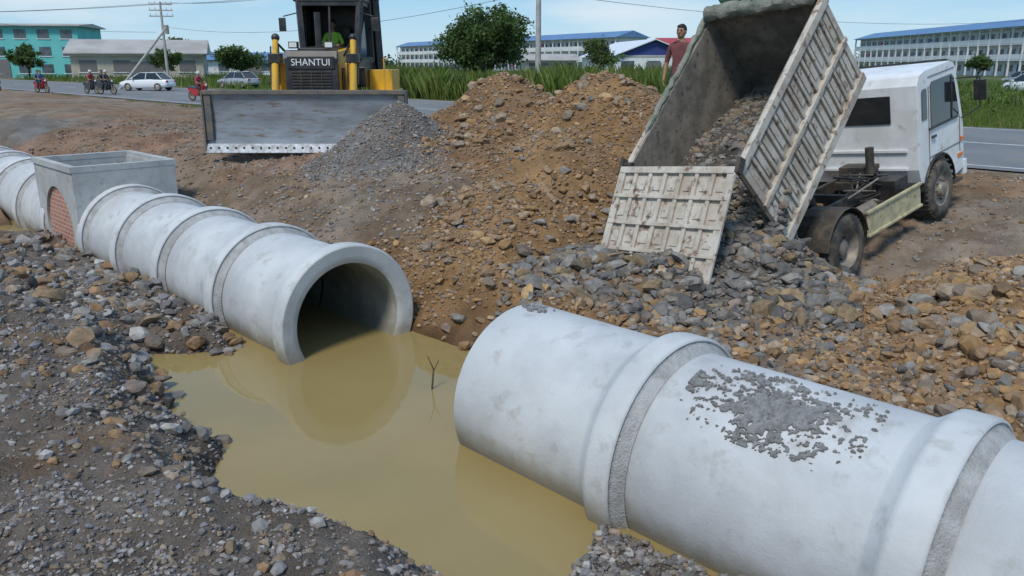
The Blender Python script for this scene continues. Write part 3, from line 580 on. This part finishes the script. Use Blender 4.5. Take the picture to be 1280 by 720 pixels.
o.box('cab','black_paint',(-1.2,0,3.30),(1.8,1.66,.12)); o.box('cab','dark_steel',(-1.93,0,1.9),(.1,1.5,1.1)); o.box('cab','black_paint',(-1.45,0,3.42),(.5,1.95,.14)); o.box('cab','black_paint',(-1.95,0,2.8),(.06,1.5,1.0))
o.box('seat','dark_steel',(-1.3,0,1.95),(.5,.5,.12)); o.box('seat','dark_steel',(-1.55,0,2.35),(.12,.5,.75))
bp_=[]
for i in range(13):
    t=i/12; a=math.radians(-38+76*t); bp_.append((2.75-.28*math.cos(a),.12+1.16*t))
o.prism('blade','steel_blade',[(x,z) for x,z in bp_]+[(x-.06,z) for x,z in bp_[::-1]],-2.1,2.1)
for sy in(-1,1):
    o.prism('blade','blade_back',[(2.38,.1),(2.62,.06),(2.60,.3),(2.58,1.0),(2.6,1.3),(2.40,1.3)],sy*2.1-.02,sy*2.1+.02); o.beam('blade','yellow',(1.2,sy*1.58,.6),(2.4,sy*1.3,1.1),.1,.1)
    o.prism('blade','blade_back',[(2.485,.3),(2.56,.3),(2.56,1.28),(2.49,1.28)],sy*2.0-.07,sy*2.0+.07)
o.box('cutting_edge','edge_steel',(2.575,0,.13),(.04,4.24,.2),(0,-.35,0))
for i in range(24): o.cyl('cutting_edge','dark_steel',(2.57,-2.0+i*4/23,.15),(2.61,-2.0+i*4/23,.15),.022,seg=8)
o.box('blade','blade_back',(2.51,0,1.27),(.15,4.2,.09)); 
for y in(-1.5,-.75,0,.75,1.5): o.box('blade','yellow',(2.38,y,.7),(.14,.06,1.0))
o.box('blade','yellow',(2.35,0,.7),(.12,4.0,.1))
DM=Matrix.Translation((-4.28,19.45,1.5))@Matrix.Rotation(math.radians(-90),4,'Z')
dz=o.done(DM,bevel=.01)
fc=bpy.data.curves.new('lettering','FONT'); fc.body='SHANTUI'; fc.size=.2; fc.align_x='CENTER'; fc.align_y='CENTER'; fc.extrude=.004; fc.materials.append(MATS['lettering'])
tx=bpy.data.objects.new('lettering',fc); COL.objects.link(tx); tx.parent=dz; tx.matrix_local=Matrix.Translation((1.795,0,1.86))@Matrix(((0,0,1,0),(1,0,0,0),(0,1,0,0),(0,0,0,1)))
SEAT=dict(hip=(.1,0,.5),kn=(.14,-.42,.55),an=(.14,-.5,.12),toe=(.14,-.66,.08),pelvis=(0,0,.55),spine=(0,.02,.7),chest=(0,.02,.88),nb=(0,0,1.02),neck=(0,-.01,1.11),sh=(.165,.02,.965),el=(.26,-.08,.72),wr=(.22,-.32,.72),pa=(.21,-.39,.72))
human('operator',SEAT,('hivis','pants','skin','shoe'),parent=dz,M=Matrix.Translation((-1.15,-.12,1.55))@Matrix.Rotation(math.radians(90),4,'Z'),head=(0,-.02,1.2))

# ---------------------------------------------------------------- cars / motorcycles
def car(paint,x,y,z,yaw):
    o=Obj('parked_car')
    st=[(-2.1,.72,.42,.72),(-2.02,.80,.30,.86),(-1.5,.85,.24,.93),(-.8,.87,.22,.93),(.2,.87,.22,.92),(.9,.86,.22,.88),(1.6,.84,.25,.80),(2.0,.78,.30,.70),(2.14,.66,.40,.6)]
    vs=[]
    for X_,w,zb,zt in st:
        vs+=[(X_,-w*.9,zb),(X_,-w,zb+.15),(X_,-w,zt-.18),(X_,-w*.9,zt),(X_,w*.9,zt),(X_,w,zt-.18),(X_,w,zb+.15),(X_,w*.9,zb)]
    n=len(st); fs=[(k*8+i,k*8+(i+1)%8,(k+1)*8+(i+1)%8,(k+1)*8+i) for k in range(n-1) for i in range(8)]+[tuple(range(8)),tuple(range((n-1)*8,n*8))]
    o.add('body',vs,fs,paint,True)
    rp=[(-1.75,.9),(-1.25,1.36),(-.9,1.43),(.1,1.43),(.35,1.38),(1.15,.88)]; w0,w1=.80,.64
    g=[];
    for X_,zz in rp:
        w=w0+(w1-w0)*(zz-.88)/.55; g+=[(X_,-w,zz),(X_,w,zz)]
    o.add('windows',g,[(2*i,2*i+1,2*i+3,2*i+2) for i in range(5)]+[tuple(range(0,12,2)),tuple(range(1,12,2))],'glass')
    o.box('roof',paint,(-.4,0,1.44),(1.35,1.3,.04))
    for sy in(-1,1):
        for a,b in(((1.15,sy*.8,.9),(.33,sy*.66,1.4)),((-.3,sy*.82,.9),(-.35,sy*.67,1.42)),((-1.72,sy*.8,.92),(-1.2,sy*.66,1.4))): o.beam('roof',paint,a,b,.06,.06)
        for X_ in(-1.32,1.32):
            o.lathe('wheels','rubber',[(.2,-.1),(.3,-.1),(.32,-.06),(.32,.06),(.3,.1),(.2,.1)],(X_,sy*.78,.32),'Y',24); o.lathe('wheels','rim',[(.21,.09),(.12,.06),(.001,.07)],(X_,sy*.78,.32),'Y',20,flip=sy)
        o.box('lights','lamp_glass',(2.0,sy*.62,.62),(.16,.26,.12)); o.box('lights','red_light',(-2.08,sy*.62,.76),(.08,.26,.14)); o.box('mirrors',paint,(.8,sy*.92,.95),(.12,.14,.1))
    o.done(Matrix.Translation((x,y,z))@Matrix.Rotation(yaw,4,'Z'),bevel=.02)
car('car_white',-30.2,68.5,1.205,math.radians(172)); car('car_silver',-25.8,78,1.17,math.radians(150)); car('car_white',39,62,1.17,math.radians(100)); car('car_silver',52,84,1.17,math.radians(100))
def bike(x,y,yaw,paint,shirt,n=1):
    o=Obj('motorcycle')
    for yy in(-.62,.6):
        o.lathe('wheels','rubber',[(.23,-.04),(.28,-.045),(.3,0),(.28,.045),(.23,.04),(.23,-.04)],(0,yy,.3),'X',24); o.lathe('wheels','rim',[(.23,-.02),(.05,-.05),(.05,.05),(.23,.02)],(0,yy,.3),'X',12)
    o.cyl('fork','rim',(.06,-.62,.3),(.05,-.42,.95),.025); o.cyl('fork','rim',(-.06,-.62,.3),(-.05,-.42,.95),.025); o.cyl('handlebar','bike_body',(-.33,-.36,1.0),(.33,-.36,1.0),.018)
    o.box('leg_shield',paint,(0,-.40,.66),(.42,.06,.5),(.25,0,0)); o.box('front_cowl',paint,(0,-.47,.93),(.3,.16,.18))
    T=o.T; o.T=Matrix.Rotation(math.radians(90),4,'Z')
    o.prism('body',paint,[(-.5,.9),(-.35,.55),(-.1,.32),(.3,.32),(.75,.6),(.85,.78),(.3,.78),(-.15,.62),(-.3,.95)],-.12,.12); o.prism('seat','bike_body',[(-.12,.66),(.1,.79),(.8,.84),(.8,.77),(.2,.72)],-.13,.13); o.T=T
    o.ell('headlight','lamp_glass',(0,-.56,.93),(.09,.05,.08)); o.box('fender',paint,(0,-.62,.63),(.1,.34,.03)); o.cyl('exhaust','rim',(.14,.1,.3),(.16,.7,.36),.04)
    for sx in(-1,1): o.cyl('mirrors','bike_body',(sx*.25,-.36,1.0),(sx*.3,-.36,1.2),.01,seg=6); o.ell('mirrors','bike_body',(sx*.3,-.36,1.22),(.06,.02,.04),8,6)
    z=1.205 if 13.9<NS(x,y)[0]<26.5 else 1.17
    r=o.done(Matrix.Translation((x,y,z))@Matrix.Rotation(yaw,4,'Z'))
    RD=dict(pelvis=(0,.12,.92),spine=(0,.1,1.08),chest=(0,.04,1.26),nb=(0,0,1.4),neck=(0,-.02,1.49),sh=(.165,.03,1.345),el=(.27,-.1,1.1),wr=(.28,-.30,1.03),pa=(.28,-.36,1.03),hip=(.1,.1,.88),kn=(.2,-.26,.74),an=(.17,-.08,.34),toe=(.17,-.24,.3))
    human('rider',RD,(shirt,'pants','skin','shoe'),parent=r,head=(0,-.04,1.58),helmet=(shirt!='shirt_blue'))
    if n>1: human('passenger',{k:(v[0],v[1]+.36,v[2]) for k,v in RD.items()},('shirt_dark','pants','skin','shoe'),parent=r,head=(0,.3,1.6),helmet=False)
bike(-18.6,49.0,math.radians(65),'bike_red','shirt_red'); bike(-29.4,59.8,math.radians(70),'bike_body','shirt_dark',2); bike(-31.0,60.8,math.radians(60),'bike_body','shirt_red'); bike(-36.5,64,math.radians(62),'bike_red','shirt_blue',2); bike(-42.5,67.5,math.radians(-110),'bike_body','shirt_dark')

# ---------------------------------------------------------------- buildings
def fr(p0,p1): 
    a=math.atan2(p1[1]-p0[1],p1[0]-p0[0]); return Matrix.Translation((p0[0],p0[1],1.1))@Matrix.Rotation(a,4,'Z'),math.hypot(p1[0]-p0[0],p1[1]-p0[1])
def dorm(p0,p1,storeys=3,fh=2.9,dep=9,roof='roof_blue',bay=4.0):
    M,L=fr(p0,p1); o=Obj('dormitory_building'); H=storeys*fh
    o.box('walls','wall_white',(L/2,dep/2+1.4,H/2),(L,dep,H))
    nb=int(L/bay)
    for k in range(storeys):
        z=k*fh
        if k: o.box('balconies','wall_white',(L/2,.7,z),(L+.3,1.4,.22)); o.box('balconies','wall_white',(L/2,.02,z+.62),(L+.3,.08,.95))
        for i in range(nb):
            x=(i+.5)*L/nb; o.box('doors','door_dark' if (i*7+k*3)%5 else 'gable_blue',(x-.9,1.37,z+1.15),(.95,.08,2.1)); o.box('windows','window_dark',(x+.6,1.37,z+1.5),(1.3,.08,1.2))
            if (i*5+k*11)%7==0: o.box('laundry',('shirt_red','shirt_blue','wall_beige')[(i+k)%3],(x,.3,z+1.6),(1.6,.05,.5))
    for i in range(nb+1): o.box('columns','wall_white',(i*L/nb,.06,H/2),(.3,.3,H))
    o.box('ceiling_slab','wall_white',(L/2,dep/2+.7,H+.06),(L+.6,dep+1.6,.2))
    T=o.T; o.T=Matrix.Rotation(math.radians(90),4,'Z')
    o.prism('roof',roof,[(-.7,H+.17),(dep/2+.7,H+1.9),(dep+2.1,H+.17)],-L-.8,.8); o.T=T
    o.done(M)
dorm((-46,334),(26.6,215)); dorm((97,236),(91,112))
def hall(name,p0,p1,dep,eave,ridge,wall,roof,along=True,wins=6,wm='window_dark',gab=None,rows=1):
    M,L=fr(p0,p1); o=Obj(name); o.box('walls',wall,(L/2,dep/2,eave/2),(L,dep,eave))
    if along:
        o.T=Matrix.Rotation(math.radians(90),4,'Z'); o.prism('roof',roof,[(-.8,eave-.05),(-.8,eave+.1),(dep/2,ridge),(dep+.8,eave+.1),(dep+.8,eave-.05)],-L-.7,.7); o.T=Matrix.Identity(4)
    else:
        o.prism('gable',gab or wall,[(0,eave),(L/2,ridge-.15),(L,eave)],.0,dep); 
        for sx in(0,1): 
            a=(-.6,eave-.25) if sx==0 else (L+.6,eave-.25); b=(L/2,ridge); o.prism('roof',roof,[a,b,(b[0],b[1]+.15),(a[0],a[1]+.15)],-.7,dep+.7)
    for r in range(rows):
        zz=eave*(r+.55)/rows; wh=min(1.5,eave/rows*.5)
        for i in range(wins): o.box('windows',wm,((i+.5)*L/wins,-.02,zz),(L/wins*.5,.1,wh)); o.box('trim','wall_white',((i+.5)*L/wins,-.03,zz-wh/2-.12),(L/wins*.6,.16,.12))
    if rows==1: o.box('trim','wall_white' if wall!='wall_white' else 'roof_grey',(L/2,-.02,eave-.15),(L+.1,.1,.25))
    o.box('door','door_dark',(L*.5,-.05,min(1.5,eave*.35)),(2.6,.12,min(3,eave*.7)))
    o.done(M)
hall('teal_commercial_building',(-95,133),(-71,137),12,8.2,8.8,'wall_teal','roof_grey',wins=7,rows=3)
hall('beige_warehouse',(-59.5,112),(-43.5,117),11,3.6,5.6,'wall_beige','roof_grey',wins=4,wm='door_dark')
hall('low_shed',(-64,166),(-40,170),14,3.0,4.6,'wall_white','roof_blue',wins=6)
hall('gable_warehouse',(16.5,134),(29.5,136),22,3.6,6.0,'wall_white','roof_white',along=False,wins=3,gab='gable_blue')
hall('red_roof_house',(29,158),(42,158),14,4.2,7.2,'wall_white','roof_red',wins=5)
hall('storage_shed',(3,180),(14,181),10,3.0,4.4,'wall_beige','roof_grey',wins=4)
def pole(x,y,z,h,r=.15,arms=0,lean=(0,0),yaw=0):
    o=Obj('utility_pole'); tp=Vector((lean[0],lean[1],h)); o.cyl('shaft','pole_concrete',(0,0,-.5),tp,r,r*.6,12)
    c,s=math.cos(yaw),math.sin(yaw)
    for k in range(arms):
        q=tp*(1-.07*k-.03); o.beam('crossarms','pole_concrete',q-Vector((c*1.2,s*1.2,0)),q+Vector((c*1.2,s*1.2,0)),.12,.12)
        for t in(-1.1,-.55,.55,1.1): o.cyl('insulators','wall_white',q+Vector((c*t,s*t,.05)),q+Vector((c*t,s*t,.3)),.05,seg=8)
    if arms: o.cyl('transformer','pole_concrete',(.35,0,h*.62),(.35,0,h*.62+.9),.28)
    o.done(Matrix.Translation((x,y,z)))
pole(1.5,47.8,1.1,9.5,.19); pole(-37.4,90,1.1,8.6,.18,arms=3,yaw=.2); pole(-34.8,72,1.1,5.3,.14,lean=(4.8,1)); pole(-60,95,1.1,7.6,.15,arms=1); pole(70,100,1.1,9,.16,arms=2,yaw=1.4)
def wires(pts):
    o=Obj('power_line')
    for a,b,sag in pts:
        a,b=Vector(a),Vector(b); pr=a
        for i in range(1,17):
            t=i/16; q=a.lerp(b,t)-Vector((0,0,sag*4*t*(1-t))); o.cyl('cable','wire',pr,q,.014,seg=5,caps=False); pr=q
    o.done(single=True)
W=[]
for t in(-1.1,0,1.1): W.append(((-37.4+t,90,9.6),(1.5,47.8+t*.4,10.4),1.2)); W.append(((-37.4+t,90,9.5),(-95,100,9.8),.8))
W.append(((-37.4,90,7.2),(1.5,47.8,7.3),1.3)); W.append(((1.5,47.8,10.2),(45,20,10),1.0)); W.append(((1.5,47.8,7.2),(70,100,9.4),1.6)); W.append(((-31,73,6.0),(-60,95,8),.3)); W.append(((70,100,9.8),(140,60,10),1))
wires(W)

# ---------------------------------------------------------------- vegetation
def leaves(name,cent,spread,per,size,col,parent=None,flat=.8,var=.35):
    K=len(cent); N=K*per; c=np.repeat(cent,per,0)+rng.normal(size=(N,3))*np.repeat(spread,per,0)[:,None]*np.array([1,1,flat])
    a=rng.normal(size=(N,3)); a/=np.linalg.norm(a,axis=1,keepdims=True); b=np.cross(a,rng.normal(size=(N,3))); b/=np.linalg.norm(b,axis=1,keepdims=True)
    s=size*rng.uniform(.6,1.3,(N,1)); V=np.stack([c-a*s,c+b*s*.45,c+a*s,c-b*s*.45],1).reshape(-1,3); F=np.arange(4*N).reshape(N,4)
    cc=np.repeat(rng.uniform(1-var,1+var,(K,1)),per,0)*rng.uniform(.75,1.25,(N,1))*np.array(col)[None]; return fast(name,V,F,'leaf',np.repeat(cc,4,0),False,parent)
def tree(x,y,h,rad,seed,col=(.08,.13,.035),clumps=110,per=55,ls=.13,z=1.1,trunkf=.35):
    R=random.Random(seed); o=Obj('broadleaf_tree'); th_=h*trunkf
    o.cyl('trunk','bark',(0,0,-.3),(.1,.05,th_),.035*h*.8+.02,.02*h+.02,10)
    for i in range(9):
        a=R.uniform(0,6.28); b=R.uniform(.35,1.15); L=h*R.uniform(.25,.5); p0=Vector((.1,.05,th_*R.uniform(.75,1))); p1=p0+Vector((math.cos(a)*math.sin(b)*rad*.75,math.sin(a)*math.sin(b)*rad*.75,L*math.cos(b)+.2)); o.cyl('branches','bark',p0,p1,.013*h,.006*h,7)
        for j in range(3):
            p2=p1+Vector((R.uniform(-1,1)*rad*.4,R.uniform(-1,1)*rad*.4,R.uniform(.0,.25)*h)); o.cyl('branches','bark',p1,p2,.006*h,.002*h,5)
    root=o.done(Matrix.Translation((x,y,z))); C=[]; lob=[]
    for _ in range(11):
        u=Vector([R.gauss(0,1) for _ in range(3)]).normalized(); lob.append((u*R.uniform(.4,.75),R.uniform(.3,.5)))
    while len(C)<clumps:
        l,lr=R.choice(lob); u=Vector([R.gauss(0,1) for _ in range(3)]).normalized()*lr*R.uniform(.5,1.05); p=l+u
        C.append((p.x*rad,p.y*rad,th_+(h-th_)*.5+p.z*(h-th_)*.5))
    C=np.array(C); leaves('foliage',C,np.full(len(C),rad*.085),per,ls,col,root); return root
tree(-2.0,63,6.7,3.7,4,clumps=340,per=60,ls=.15,trunkf=.2); tree(-37,113,4.8,3.8,5,ls=.2,clumps=130); tree(-43.5,104,4.2,2.1,6,ls=.17,clumps=80); tree(-50,125,6.6,2.6,8,ls=.18,clumps=90); tree(8.6,80,4.6,2.1,9,clumps=80,col=(.09,.14,.04)); tree(12.6,42.5,6.3,1.5,12,clumps=30,per=24,col=(.09,.14,.035),trunkf=.55)
tree(59,105,3.6,1.8,14,clumps=60,ls=.16); tree(-70,120,5,2.6,15,ls=.2,clumps=70); tree(-3.9,95,4.2,2.6,21,ls=.18,clumps=80); tree(66,95,3.0,1.7,31,clumps=50,ls=.16)
K=1500; xx=rng.uniform(-420,420,K); yy=rng.uniform(330,420,K); zz=1+rng.random(K)*(3.5+2.5*vn(xx*.03,yy*0,5)); leaves('distant_treeline',np.stack([xx,yy,zz],-1),np.full(K,1.4),9,1.1,(.07,.11,.05))
def grass(name,N,nr,sr,h,w,col,dens=None):
    n=rng.uniform(*nr,N); s=rng.uniform(*sr,N); x,y=XY(s,n); f=fbm(x,y,.35,3,300); k=f>(-.25 if dens is None else dens); x,y,f=x[k],y[k],f[k]; N=len(x); z=terrain(x,y)-.03
    a=rng.uniform(0,6.28,N); hh=h*rng.uniform(.5,1.15,N)*(1+.4*f); ln=hh*rng.uniform(.1,.5,N); dx,dy=np.cos(a),np.sin(a); b=a+1.57; ww=w*rng.uniform(.6,1.4,N); wx,wy=np.cos(b)*ww,np.sin(b)*ww
    V=np.stack([np.stack([x-wx,y-wy,z],-1),np.stack([x+wx,y+wy,z],-1),np.stack([x+dx*ln*.35+wx*.7,y+dy*ln*.35+wy*.7,z+hh*.6],-1),np.stack([x+dx*ln,y+dy*ln,z+hh],-1),np.stack([x+dx*ln*.35-wx*.7,y+dy*ln*.35-wy*.7,z+hh*.6],-1)],1).reshape(-1,3)
    I=np.arange(N)[:,None]*5; F4=np.concatenate([I+0,I+1,I+2,I+3,I+4],1)
    c=np.array(col)[rng.integers(0,len(col),N)]*rng.uniform(.65,1.3,(N,1)); return fast(name,V,F4,'leaf',np.repeat(c,5,0))
GC=[(.13,.20,.035),(.17,.25,.05),(.10,.16,.03),(.22,.24,.08)]
grass('tall_grass',40000,(27.6,37),(-42,-6),1.75,.02,GC)
grass('tall_grass',16000,(27.6,60),(-130,-42),.8,.035,GC,.0)
grass('meadow_grass',60000,(26.7,48),(-10,16),.28,.014,GC)
grass('meadow_grass',26000,(40,95),(-60,10),.7,.05,GC,.0)
grass('verge_grass',5000,(12.6,13.8),(-60,20),.14,.012,GC,.25)
K=260; nn=rng.uniform(28,60,K); s_=rng.uniform(-110,0,K); bx,by=XY(s_,nn); leaves('shrubs',np.stack([bx,by,1.1+rng.random(K)*1.0],-1),np.full(K,.45),60,.09,(.09,.145,.04))

# ---------------------------------------------------------------- light, sky, camera
SE,SA=math.radians(54),math.radians(205)
w=bpy.data.worlds.new('World'); scn.world=w; w.use_nodes=True; nt=w.node_tree; bg=nt.nodes['Background']; bg.inputs['Strength'].default_value=.15
N_=nt.nodes; L_=nt.links
sky=N_.new('ShaderNodeTexSky'); sky.sky_type='NISHITA'; sky.sun_disc=False; sky.sun_elevation=SE; sky.sun_rotation=SA; sky.air_density=1.0; sky.dust_density=.4; sky.ozone_density=1.5
tc=N_.new('ShaderNodeTexCoord'); sp=N_.new('ShaderNodeSeparateXYZ'); L_.new(tc.outputs['Generated'],sp.inputs[0])
cr=N_.new('ShaderNodeValToRGB'); e=cr.color_ramp.elements; e[0].position=0; e[0].color=(.50,.74,.93,1); e[1].position=1; e[1].color=(.15,.36,.72,1); q=cr.color_ramp.elements.new(.09); q.color=(.27,.58,.88,1); q=cr.color_ramp.elements.new(.3); q.color=(.18,.46,.82,1)
L_.new(sp.outputs[2],cr.inputs[0])
sc=N_.new('ShaderNodeMix'); sc.data_type='RGBA'; sc.blend_type='MULTIPLY'; sc.inputs[0].default_value=1; sc.inputs[7].default_value=(6.2,6.2,6.2,1); L_.new(cr.outputs[0],sc.inputs[6]); sc.clamp_result=False
m1=N_.new('ShaderNodeMix'); m1.data_type='RGBA'; m1.inputs[0].default_value=.8; L_.new(sky.outputs[0],m1.inputs[6]); L_.new(sc.outputs[2],m1.inputs[7])
mp=N_.new('ShaderNodeMapping'); mp.inputs['Scale'].default_value=(1.2,1.2,6); mp.inputs['Location'].default_value=(.3,.1,.0); nz=N_.new('ShaderNodeTexNoise'); nz.inputs['Scale'].default_value=1.6; nz.inputs['Detail'].default_value=7; nz.inputs['Roughness'].default_value=.5
L_.new(tc.outputs['Generated'],mp.inputs[0]); L_.new(mp.outputs[0],nz.inputs['Vector'])
mr=N_.new('ShaderNodeMapRange'); mr.inputs[1].default_value=.5; mr.inputs[2].default_value=.72; mr.inputs[4].default_value=.9; L_.new(nz.outputs['Fac'],mr.inputs[0])
mx=N_.new('ShaderNodeMix'); mx.data_type='RGBA'; mx.inputs[7].default_value=(5.8,6.0,6.2,1); L_.new(mr.outputs[0],mx.inputs[0]); L_.new(m1.outputs[2],mx.inputs[6]); L_.new(mx.outputs[2],bg.inputs['Color'])
sl=bpy.data.lights.new('sun','SUN'); sl.energy=2.7; sl.angle=math.radians(12); sl.color=(1,.945,.86); so=bpy.data.objects.new('sun',sl); COL.objects.link(so)
d=Vector((math.sin(SA)*math.cos(SE),math.cos(SA)*math.cos(SE),math.sin(SE))); so.rotation_euler=d.to_track_quat('Z','Y').to_euler()
cam=bpy.data.cameras.new('cam'); cam.lens=28.125; cam.sensor_width=36; cam.clip_end=6000; cam.clip_start=.05; co=bpy.data.objects.new('cam',cam); COL.objects.link(co); co.location=(0,0,3.33); co.rotation_euler=(math.radians(90-15.64),0,0); scn.camera=co
scn.view_settings.view_transform='Standard'; scn.view_settings.look='None'; scn.view_settings.exposure=0
